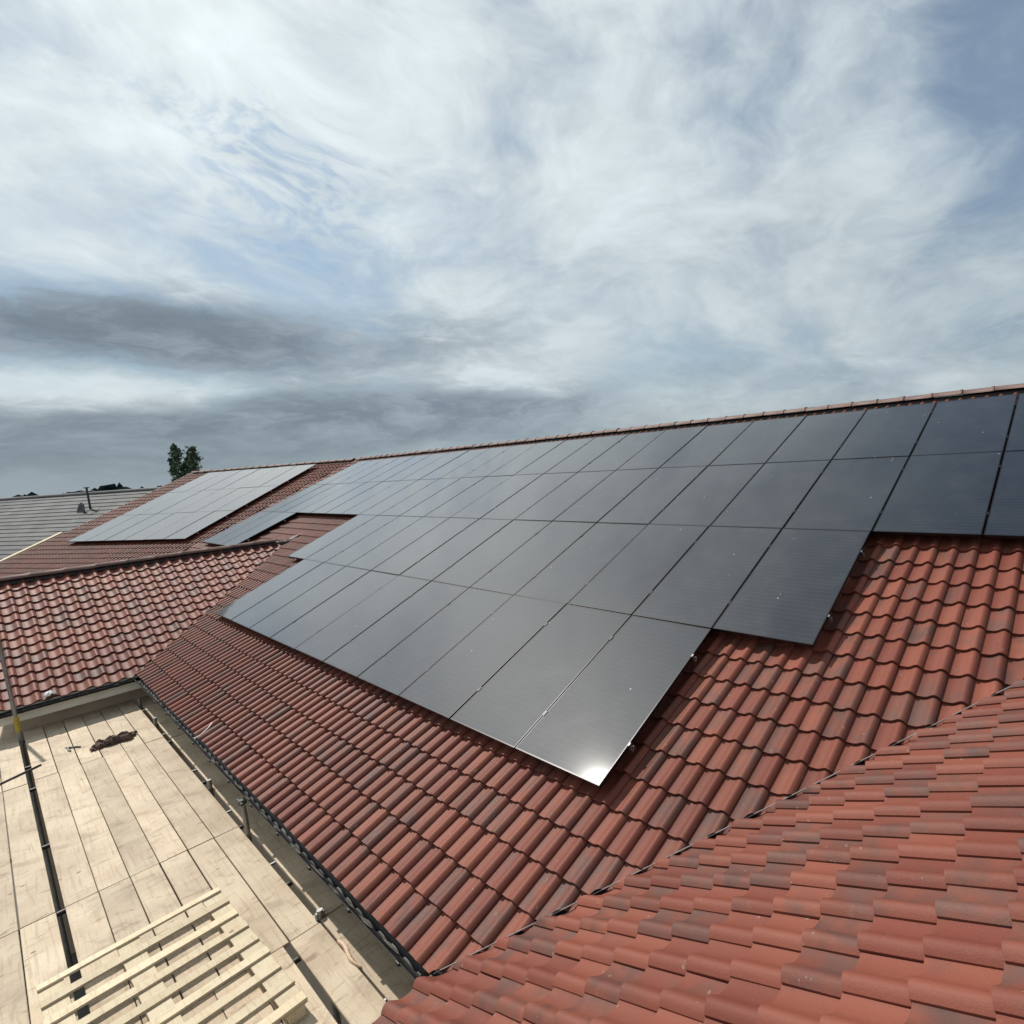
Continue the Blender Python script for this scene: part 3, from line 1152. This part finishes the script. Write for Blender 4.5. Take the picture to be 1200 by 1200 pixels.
# tubes below
for x in [-11.2, -9.75, -8.7, -6.6, -4.9, -3.3, -2.2, -0.9]:
    m = MB().tube((x, -4.2, DZ - 0.085), (x, -0.95, DZ - 0.085), 0.024, 10)
    m.build("transom", M['dark_steel'], scaf)
for x in [-10.7, -9.0, -7.0, -5.3, -3.7, -2.5, -1.8, -1.1]:
    MB().box((x - 0.012, -1.375, DZ - 0.034), (x + 0.012, -1.300, DZ - 0.012)).build("board_strap", M['steel'], scaf)
for x in [-3.42]:
    MB().box((x - 0.012, -2.78, DZ - 0.045), (x + 0.012, -2.66, DZ - 0.025)).build("board_strap", M['steel'], scaf)
for y in (-1.18, -2.58, -4.0):
    MB().tube((-16, y, DZ - 0.16), (1.4, y, DZ - 0.16), 0.024, 10).build("ledger", M['steel'], scaf)


def standard(x, y, top, base=GZ, r=0.0242):
    m = MB().tube((x, y, base), (x, y, top), r, 14, None, True)
    return m.build("standard", M['steel'], scaf)


s = standard(-11.02, -2.728, 0.52)
MB().tube((-11.02, -2.728, -1.16), (-11.02, -2.728, -0.90), 0.031, 14).build("tape_sleeve", M['yellow'], s)
s = standard(-4.50, -1.345, -0.90)
m = MB().box((-4.54, -1.385, -0.945), (-4.46, -1.31, -0.895), None, 0.01)
m.tube((-4.60, -1.365, -0.92), (-4.42, -1.365, -0.92), 0.016, 8)
m.build("coupler", M['dark_steel'], s)
for x, y, t in ((-9.62, -1.338, DZ + 0.11), (-6.14, -1.338, DZ + 0.12), (-11.0, -1.338, DZ + 0.14)):
    standard(x, y, t)
s = standard(-2.40, -1.335, DZ + 0.085)
MB().box((-2.43, -1.372, DZ + 0.0), (-2.385, -1.30, DZ + 0.06), None, 0.006).build("coupler", M['steel'], s)
for x in (-8.0, -1.0):
    standard(x, -4.0, DZ + 1.15)

# ================================================================ pallet
pal = empty("wooden_pallet", "pale new pine pallet with open slats lying on the scaffold boards", "pallet", None, (-1.46, -1.725, DZ), (0, 0, math.radians(2.0)))
PT = 0.146
near = [0.0, -0.235, -0.485, -0.735, -0.975, -1.225, -1.475, -1.73, -1.98]
for i, x in enumerate(near):
    w = 0.097 if i < 8 else 0.075
    m = MB().box((-w / 2, -0.56, -0.021), (w / 2, 0.56, 0), None, 0.002)
    o = m.build("slat", M['pallet'], pal)
    # grain runs along the slat
    o.rotation_euler = (0, 0, random.gauss(0, 0.004))
    o.location = (x - w / 2, -0.56 + random.gauss(0, 0.004), PT)
for yy in (-0.068, -0.62, -1.052):
    m = MB().box((-1.04, -0.068, -0.021), (1.03, 0.068, 0), None, 0.002)
    o = m.build("runner", M['pallet'], pal)
    o.location = (-1.03, yy, PT - 0.0215)
    for xx in (-0.075, -1.02, -1.95):
        m = MB().box((-0.07, -0.05, 0.021), (0.07, 0.05, PT - 0.043), None, 0.003)
        o = m.build("block", M['pallet'], pal)
        o.location = (xx, yy, 0)
    m = MB().box((-1.04, -0.06, 0.0), (1.03, 0.06, 0.020), None, 0.002)
    o = m.build("runner", M['pallet'], pal)
    o.location = (-1.03, yy, 0.001)

# ================================================================ odds and ends on the boards
def crumpled(name, loc, size, rot, seed, mat):
    rnd = random.Random(seed)
    nx, ny = 34, 16
    vs = []
    ph = [rnd.uniform(0, 6.28) for _ in range(8)]
    for j in range(ny + 1):
        for i in range(nx + 1):
            a, b = i / nx * 2 - 1, j / ny * 2 - 1
            edge = 1 - max(abs(a) ** 3, abs(b) ** 4)
            lim = 1.0 + 0.12 * math.sin(5 * a + ph[0]) + 0.10 * math.sin(9 * a + ph[1])
            h = 0.55 + 0.22 * math.sin(7 * a + 2.5 * b + ph[2]) + 0.20 * abs(math.sin(9 * a - 5 * b + ph[3])) + 0.16 * math.sin(8 * b + 5 * a + ph[4]) + 0.10 * math.sin(19 * a + 13 * b + ph[5])
            edge = max(0.0, 1 - (a * a * 0.95 + b * b * 0.95) ** 1.6) ** 0.45
            if a * a + b * b > 1.0:                      # pull the corners in to a ragged round outline
                rr = math.sqrt(a * a + b * b) * (1 + 0.10 * math.sin(5 * math.atan2(b, a) + ph[0]))
                a, b = a / rr, b / rr
            vs.append((a * size[0] + 0.02 * math.sin(6 * b + ph[6]), b * size[1] * lim + 0.018 * math.sin(8 * a + ph[7]), max(0.002, h * size[2] * max(edge, 0.0) + 0.003)))
    fs = [(j * (nx + 1) + i, j * (nx + 1) + i + 1, (j + 1) * (nx + 1) + i + 1, (j + 1) * (nx + 1) + i) for j in range(ny) for i in range(nx)]
    o = pyd(name, vs, fs, mat, None, True)
    md = o.modifiers.new("thick", 'SOLIDIFY')
    md.thickness = 0.006
    md.offset = 1
    o.location = loc
    o.rotation_euler = (0, 0, rot)
    return o


parts = [crumpled("cloth_fold", (-9.35 + dx, -1.86 + dy, DZ + 0.001 + dz), (sx, sy, sz), rt, sd, M['cloth']) for dx, dy, dz, sx, sy, sz, rt, sd in
         ((0, -0.10, 0, 0.11, 0.13, 0.10, 0.3, 5), (0.02, 0.05, 0.0, 0.10, 0.15, 0.12, -0.4, 6), (-0.03, 0.15, 0.0, 0.07, 0.13, 0.07, 0.5, 8), (0.03, -0.02, 0.045, 0.07, 0.10, 0.07, 1.1, 11), (0.05, -0.19, 0, 0.06, 0.08, 0.05, 0.9, 13))]
cv, cf = [], []
for p in parts:
    mw = Matrix.Translation(p.location) @ Matrix.Rotation(p.rotation_euler[2], 4, 'Z')
    k = len(cv)
    cv += [mw @ v.co for v in p.data.vertices]
    cf += [tuple(i + k for i in f.vertices) for f in p.data.polygons]
    bpy.data.objects.remove(p)
tag(pyd("crumpled_cloth", cv, cf, M['cloth'], None, True), "dark brown crumpled cloth heaped on the scaffold boards", "cloth")

pl_ = empty("pliers", "small grey pliers lying open on the scaffold boards beside the cloth", "pliers", None, (-9.78, -2.30, DZ + 0.004), (0, 0, math.radians(200)))
m = MB()
for sgn in (1, -1):
    m.tube((0, 0, 0.012), (0.07, 0.012 * sgn, 0.012), 0.014, 8, 0.006)
m.tube((0, 0, 0.0), (0, 0, 0.026), 0.018, 10)
m.build("jaw", M['grey_tool'], pl_)
for sgn, mt in ((1, 'grey_tool'), (-1, 'dark_grip')):
    m = MB()
    pts = [(0, 0), (-0.05, 0.025 * sgn), (-0.11, 0.05 * sgn), (-0.17, 0.055 * sgn)]
    for (a, b), (c, d) in zip(pts, pts[1:]):
        m.tube((a, b, 0.012), (c, d, 0.012), 0.012, 8)
    m.build("handle", M[mt], pl_)

o = MB().tube((-9.38, -2.60, DZ + 0.016), (-9.02, -3.10, DZ + 0.016), 0.014, 8).build("steel_rod", M['dark_grip'])
tag(o, "thin dark rod lying across the boards by the gap near the standard", "rod")

rnd = random.Random(3)
vs = []
for i in range(9):
    t = i / 8
    w = 0.012 * math.sin(math.pi * (0.15 + 0.8 * t)) + 0.003
    x, y = -1.97 + 0.44 * t, -1.352 + 0.012 * math.sin(7 * t)
    for dy, dz in ((-w, 0.004), (w, 0.006), (w * 0.5, 0.026 - 0.01 * t), (-w * 0.7, 0.022)):
        vs.append((x + rnd.uniform(-0.01, 0.01), y + dy, DZ + 0.004 + dz))
fs = [(4 * i + a, 4 * i + (a + 1) % 4, 4 * i + 4 + (a + 1) % 4, 4 * i + 4 + a) for i in range(8) for a in range(4)] + [(3, 2, 1, 0), (32, 33, 34, 35)]
tag(pyd("wood_splinter", vs, fs, M['raw_wood']), "split sliver of raw wood over the narrow gap by the gutter", "wood splinter")

# litter caught on the eaves
o = crumpled("plastic_scrap", (WX0 - 0.05, -2.33, WZ0 + 0.085), (0.05, 0.055, 0.06), 0.4, 9, M['white'])
tag(o, "small white crumpled scrap stuck on the wing's lowest tiles above its gutter", "scrap")
m = MB()
a = MAIN.p(-6.62, S_EAVE + 0.02, 0.075)
pts = [a + Vector((0, -0.05, -0.02)), a + Vector((0.02, 0.02, 0.01)), a + Vector((-0.02, 0.11, 0.055)), a + Vector((-0.10, 0.17, 0.08))]
for p, q in zip(pts, pts[1:]):
    m.tube(p, q, 0.007, 6)
tag(m.build("cable_tie", M['white']), "white cable tie sticking up from the gutter edge of the main roof", "cable tie")

# ================================================================ neighbour's house
nb = empty("neighbour_house", "neighbouring house with a wide pale grey tiled roof beyond the far gable", "house")
NR = Vector((-43.2, 0.2, 2.62))                 # a point on its ridge
NP = math.radians(33)
NBS = Slope(NR, D2, V2 * math.cos(NP) + Vector((0, 0, math.sin(NP))))
vs, fs, br = [], [], []
g = 0.31
for c in range(30):
    for k in range(36):
        u0, u1 = -16 + k * 0.9 + (0.45 if c % 2 else 0), -16 + k * 0.9 + 0.895 + (0.45 if c % 2 else 0)
        s1 = -c * g
        s0 = s1 - g
        b = len(vs)
        vs += [NBS.p(u0, s0, 0.030), NBS.p(u1, s0, 0.030), NBS.p(u1, s1, 0.0), NBS.p(u0, s1, 0.0), NBS.p(u0, s0, -0.01), NBS.p(u1, s0, -0.01)]
        fs += [(b, b + 1, b + 2, b + 3), (b + 4, b + 5, b + 1, b)]
        br += [random.random()] * 6
o = pyd("roof", vs, fs, M['slate'], nb)
at = o.data.attributes.new("rnd", 'FLOAT', 'POINT')
at.data.foreach_set("value", br)
o["kind"] = "stuff"
m = MB()
for k in range(70):
    m.tube(NBS.p(-16 + k * 0.45, 0, 0.0), NBS.p(-16 + k * 0.45 + 0.44, 0, 0.01), 0.115, 8, 0.105)
m.build("ridge", M['slate'], nb)
bb = [NBS.p(-16, 0), NBS.p(16, 0)]
for u, o_ in ((16, 1), (-16, -1)):
    pass
e0, e1 = NBS.p(-15.6, -30 * g + 0.5, -0.2), NBS.p(15.6, -30 * g + 0.5, -0.2)
back = V2 * 14.5
hv = [e0, e1, e1 + back, e0 + back]
hv = [Vector((p.x, p.y, e0.z)) for p in hv] + [Vector((p.x, p.y, GZ)) for p in hv]
hv += [NBS.p(-15.6, 0, -0.15), NBS.p(15.6, 0, -0.15)]
pyd("wall", hv, [(0, 1, 5, 4), (1, 2, 6, 5), (2, 3, 7, 6), (3, 0, 4, 7), (1, 2, 9), (3, 0, 8), (2, 3, 8, 9)], M['wall'], nb)

mast = empty("aerial_mast", "thin dark aerial mast with a dish rising behind the far gable's verge", "aerial", None, (-37.45, 0.85, GZ))
m = MB().tube((0, 0, 0), (-0.10, 0.03, 8.55), 0.042, 10)
m.build("pole", M['dish'], mast)
m = MB()
for z, w in ((8.55, 0.10), (8.35, 0.22)):
    m.tube((-0.10 - w, 0.03, z), (-0.10 + w, 0.03, z), 0.03, 6)
    m.tube((-0.10, 0.03 - w, z), (-0.10, 0.03 + w, z), 0.03, 6)
m.build("aerial_head", M['dish'], mast)
vs, fs = [], []
for j in range(5):
    for i in range(18):
        w = 2 * math.pi * i / 18
        r = 0.42 * j / 4 + 0.001
        vs.append((0.55 * r * r, r * math.cos(w), r * math.sin(w) * 1.12))
for j in range(4):
    for i in range(18):
        fs.append((j * 18 + i, j * 18 + (i + 1) % 18, (j + 1) * 18 + (i + 1) % 18, (j + 1) * 18 + i))
o = pyd("dish", vs, fs, M['dish'], mast, True)
o.location = (-0.28, -0.20, 7.36)
o.rotation_euler = (0, math.radians(-12), math.radians(-78))
md = o.modifiers.new("thick", 'SOLIDIFY')
md.thickness = 0.02
m = MB().tube((-0.08, 0.02, 7.05), (-0.30, -0.16, 7.2), 0.025, 6)
m.build("dish_arm", M['dish'], mast)

# ================================================================ trees
def leafy_tree(name, label, loc, spires, seed, mat, leaves, size):
    rnd = random.Random(seed)
    t = empty(name, label, "tree", None, loc)
    m = MB()
    cv, cf = [], []
    for (dx, dy, h, r) in spires:
        m.tube((dx * 0.25, dy * 0.25, 0), (dx, dy, h * 0.55), 0.22, 8, 0.10)
        m.tube((dx, dy, h * 0.55), (dx, dy, h * 0.96), 0.10, 8, 0.02)
        clumps = []
        for i in range(46):
            z = h * (0.22 + 0.78 * (i + rnd.random()) / 46)
            k = (z / h - 0.22) / 0.78
            rr = r * (0.35 + 0.65 * math.sin(math.pi * min(1.0, 0.18 + k * 0.86)) ) * (1.0 - 0.35 * k) * rnd.uniform(0.55, 1.1)
            a = rnd.uniform(0, 6.283)
            p = Vector((dx + math.cos(a) * rr, dy + math.sin(a) * rr, z))
            clumps.append((p, rnd.uniform(0.35, 0.75) * (1 - 0.45 * k)))
            if i % 2:
                m.tube((dx, dy, z - 0.5), p, 0.035, 5, 0.012)
        for i in range(leaves):
            p, cr = rnd.choice(clumps)
            v = Vector((rnd.gauss(0, 1), rnd.gauss(0, 1), rnd.gauss(0, 1.25))) * (cr * 0.5)
            c = p + v
            n = Vector((rnd.gauss(0, 1), rnd.gauss(0, 1), rnd.gauss(0.4, 1))).normalized()
            s_ = n.orthogonal().normalized()
            t_ = n.cross(s_)
            w = size * rnd.uniform(0.6, 1.3)
            k = len(cv)
            cv += [c - s_ * w, c - t_ * w * 0.6, c + s_ * w, c + t_ * w * 0.6]
            cf.append((k, k + 1, k + 2, k + 3))
    m.build("trunk", M['bark'], t)
    pyd("crown", cv, cf, mat, t)
    return t


leafy_tree("poplar_tree", "dark upright tree with two pointed tops rising behind the far ridge end", (-92.4, 14.6, GZ), [(-0.75, -0.55, 13.7, 1.35), (0.95, 0.75, 13.2, 1.15), (0.1, 0.1, 11.9, 1.5)], 21, M['leaf'], 3000, 0.17)

# far woods along the skyline
rnd = random.Random(12)
vs, fs = [], []
bm = bmesh.new()
bmesh.ops.create_icosphere(bm, subdivisions=2, radius=1.0)
sv = [v.co.copy() for v in bm.verts]
sf = [[v.index for v in f.verts] for f in bm.faces]
bm.free()
for i in range(900):
    a = math.radians(rnd.uniform(-75, 75))
    dist = rnd.uniform(330, 620)
    c = CAM + AZ_F * (dist * math.cos(a)) + AZ_R * (dist * math.sin(a))
    h = rnd.uniform(7.2, 9.4) + (3.0 if rnd.random() < 0.06 else 0) + (dist - 330) * 0.005
    w = rnd.uniform(2.2, 6)
    k = len(vs)
    for v in sv:
        q = 1 + 0.22 * math.sin(9 * v.x + i) * math.sin(8 * v.y + 2 * i) + 0.15 * math.sin(15 * v.z + i)
        vs.append((c.x + v.x * w * q, c.y + v.y * w * q, GZ + h * 0.42 + v.z * h * 0.58 * q))
    fs += [tuple(j + k for j in f) for f in sf]
tag(pyd("far_woods", vs, fs, M['far_tree'], None, True), "dark band of distant trees along the skyline beyond the houses", "trees", None, "stuff")
